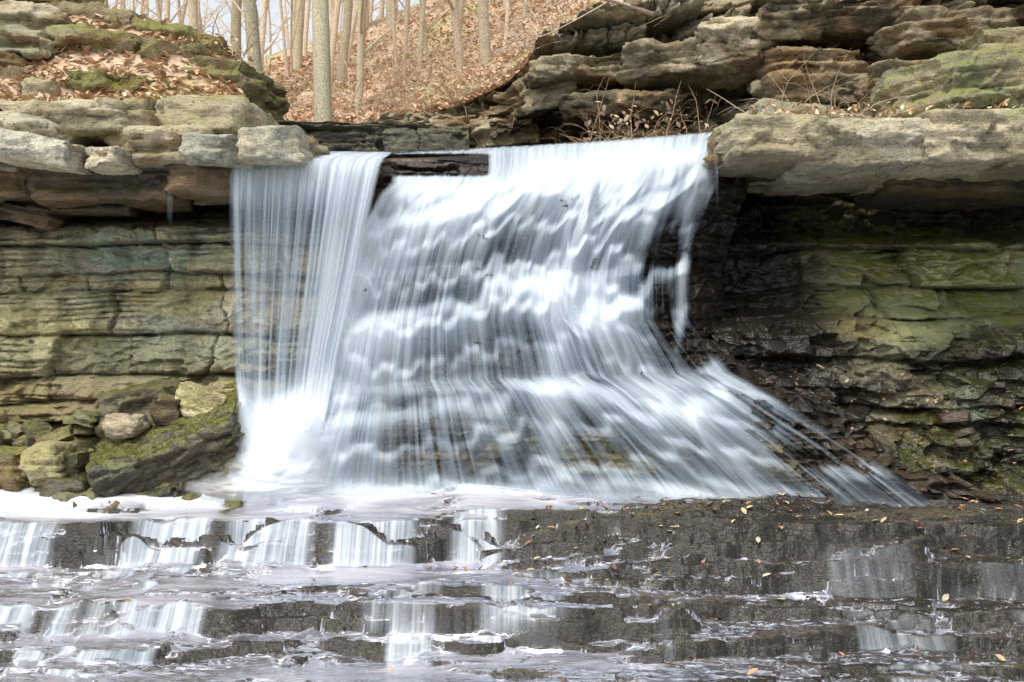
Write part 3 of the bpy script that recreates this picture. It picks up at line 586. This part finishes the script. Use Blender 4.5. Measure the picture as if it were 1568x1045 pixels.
leaves('fallen_leaves',np.concatenate([onledge(20,370,150,13.8,14.8,400,1),onledge(1130,1600,164,13.2,15,500,2),onledge(120,380,60,15.2,16.5,300,3),onledge(60,210,110,14.4,15.2,300,4),onledge(0,200,245,13.3,14,60,6)]),.05,LP,9,.8)
# ---------- trees ----------
def tube(acc,pts,rad,col,k=6):
    pts=np.asarray(pts);tg=np.gradient(pts,axis=0);tg/=np.linalg.norm(tg,axis=1)[:,None]+1e-9
    ref=np.array([1.,0,0]) if abs(tg[0][0])<.8 else np.array([0,0,1.]);a=np.cross(tg,ref);a/=np.linalg.norm(a,axis=1)[:,None]+1e-9;b=np.cross(tg,a)
    th=np.arange(k+1)/k*2*np.pi
    v=pts[:,None]+(a[:,None]*np.cos(th)[None,:,None]+b[:,None]*np.sin(th)[None,:,None])*np.asarray(rad)[:,None,None]
    acc.grid(v,col,np.zeros(3))
def branch(acc,p,d,L,r,col,rg,lev,k=6,grav=0.05,nb=4,wig=.16):
    n=max(4,int(L/.45) if lev>0 else 4);n=min(n,22);pts=[p];dd=d/np.linalg.norm(d)
    for i in range(n):
        dd=dd+rg.normal(0,wig/np.sqrt(n)*1.2,3)+np.array([0,0,grav/n]);dd/=np.linalg.norm(dd);pts.append(pts[-1]+dd*L/n)
    pts=np.array(pts);rad=r*(1-.8*np.linspace(0,1,n+1)**1.1);tube(acc,pts,rad,col,k)
    if lev>0:
        for j in range(nb):
            i=rg.integers(max(1,int(n*.15)),n);t=pts[i]-pts[i-1];t/=np.linalg.norm(t);q=rg.normal(0,1,3);q-=t*(q@t);q/=np.linalg.norm(q)
            branch(acc,pts[i],t*.6+q*.8,L*rg.uniform(.3,.55),rad[i]*rg.uniform(.3,.5),col,rg,lev-1,max(3,k-2),grav,nb,wig*1.3)
def tree(acc,u,Y,r,h,lean,seed,col,lev=2,nb=7):
    rg=np.random.default_rng(seed);p=np.array([px(u,Y),Y,float(H(u,Y))-.3 if Y>17.2 else float(H(u,Y))-.5])
    branch(acc,p,np.array([lean,rg.uniform(-.05,.05),1.]),h,r,col,rg,lev,8,.05,nb,.10)
BK=np.array([.45,.40,.28]);BK_HAZE=np.array([.46,.38,.28])  # paler second tone paints distance haze into the far trees' bark
for i,(u,Y,r,h,ln) in enumerate([(408,17.6,.12,12,-.07),(497,17.9,.15,14,-.03),(545,24,.09,8,.10),(745,24,.13,10,-.05),(520,27,.12,10,.12),(455,30,.13,12,.0),(640,26,.07,8,.05),(600,33,.17,14,.02),(360,26,.13,11,.03),(300,24,.11,10,-.05),(700,30,.12,11,.02),(800,26,.06,6,.15)]):
    a=Acc();tree(a,u,Y,r,h,ln,900+i,BK*random.uniform(.8,1.15),2,7);a.build('bare_tree',M_bark)
a=Acc()
for i in range(190):
    Y=random.uniform(24,60);u=random.uniform(-100,900) if i<160 else random.uniform(850,1300);tree(a,u,Y,random.uniform(.025,.10),random.uniform(5,14),random.uniform(-.15,.15),1000+i,BK_HAZE*random.uniform(.9,1.5),1 if i%4 else 2,8)
a.build('distant_trees',M_bark)
def shrub(name,u0,u1,v,Y,n,L,dirx,seed,col=(.33,.24,.15)):
    rg=np.random.default_rng(seed);a=Acc()
    for i in range(n):
        u=rg.uniform(u0,u1);p=np.array([px(u,Y),Y+rg.uniform(0,.8),pz(v,Y)])
        branch(a,p,np.array([dirx+rg.normal(0,.5),rg.normal(-.2,.4),rg.uniform(.3,1.1)]),L*rg.uniform(.5,1.3),.009*rg.uniform(.6,1.3),np.array(col)*rg.uniform(.7,1.3),rg,1,4,-.9,5,.35)
    a.build(name,M_bark)
shrub('bare_shrub',1180,1380,175,14.2,36,.8,-.2,1,(.5,.40,.29));shrub('bare_shrub',890,1090,222,15.6,46,.9,0,2,(.38,.25,.13));shrub('bare_shrub',800,1050,60,18.6,70,1.6,-.5,3,(.55,.44,.33))
shrub('bare_shrub',640,800,165,20.5,70,1.3,-.3,4,(.55,.42,.3));shrub('bare_shrub',560,760,120,24,80,1.8,0,5,(.56,.43,.32));shrub('bare_shrub',1000,1200,-10,17,30,1.6,-.3,6,(.45,.35,.25));shrub('bare_shrub',150,380,75,15.6,25,.8,0,7);shrub('bare_shrub',400,620,160,22,70,1.5,0,8,(.5,.38,.27))
rg=np.random.default_rng(3);a=Acc()
branch(a,P(1010,25,17.5),np.array([-1,-.3,.1]),4.2,.035,np.array([.5,.42,.32]),rg,1,6,-.1,4,.2);a.build('fallen_branch',M_bark)
leaves('shrub_leaves',np.stack([px(rng.uniform(890,1100,160),15.8),rng.uniform(15.3,16.2,160),pz(rng.uniform(155,220,160),15.6)],-1),.05,LP*.7,12,1.)
# ---------- light & camera ----------
w=bpy.data.worlds.new('World');scene.world=w;w.use_nodes=True;nt=w.node_tree
sky=nt.nodes.new('ShaderNodeTexSky');sky.sky_type='NISHITA';sky.sun_disc=False
el,az=math.radians(58),math.radians(212)
sky.sun_elevation=el;sky.sun_rotation=az;sky.dust_density=4.;sky.air_density=1.;sky.ozone_density=1.
hs=nt.nodes.new('ShaderNodeHueSaturation');hs.inputs['Saturation'].default_value=.25;hs.inputs['Value'].default_value=1.8
nt.links.new(sky.outputs[0],hs.inputs['Color'])
bg=nt.nodes['Background'];bg.inputs[1].default_value=.15;nt.links.new(hs.outputs[0],bg.inputs[0])
sd=bpy.data.lights.new('sun','SUN');sd.energy=1.5;sd.angle=math.radians(12);sd.color=(1,.93,.80)
so=bpy.data.objects.new('sun',sd);scene.collection.objects.link(so)
dv=Vector((math.sin(az)*math.cos(el),math.cos(az)*math.cos(el),math.sin(el)));so.rotation_euler=dv.to_track_quat('Z','Y').to_euler()
cd=bpy.data.cameras.new('camera');cd.lens=40;cd.sensor_width=36;cd.clip_end=2000
cam=bpy.data.objects.new('camera',cd);scene.collection.objects.link(cam);cam.location=(0,0,CZ);cam.rotation_euler=(math.radians(90),0,0);scene.camera=cam
scene.view_settings.view_transform='Standard';scene.view_settings.look='None';scene.view_settings.exposure=0
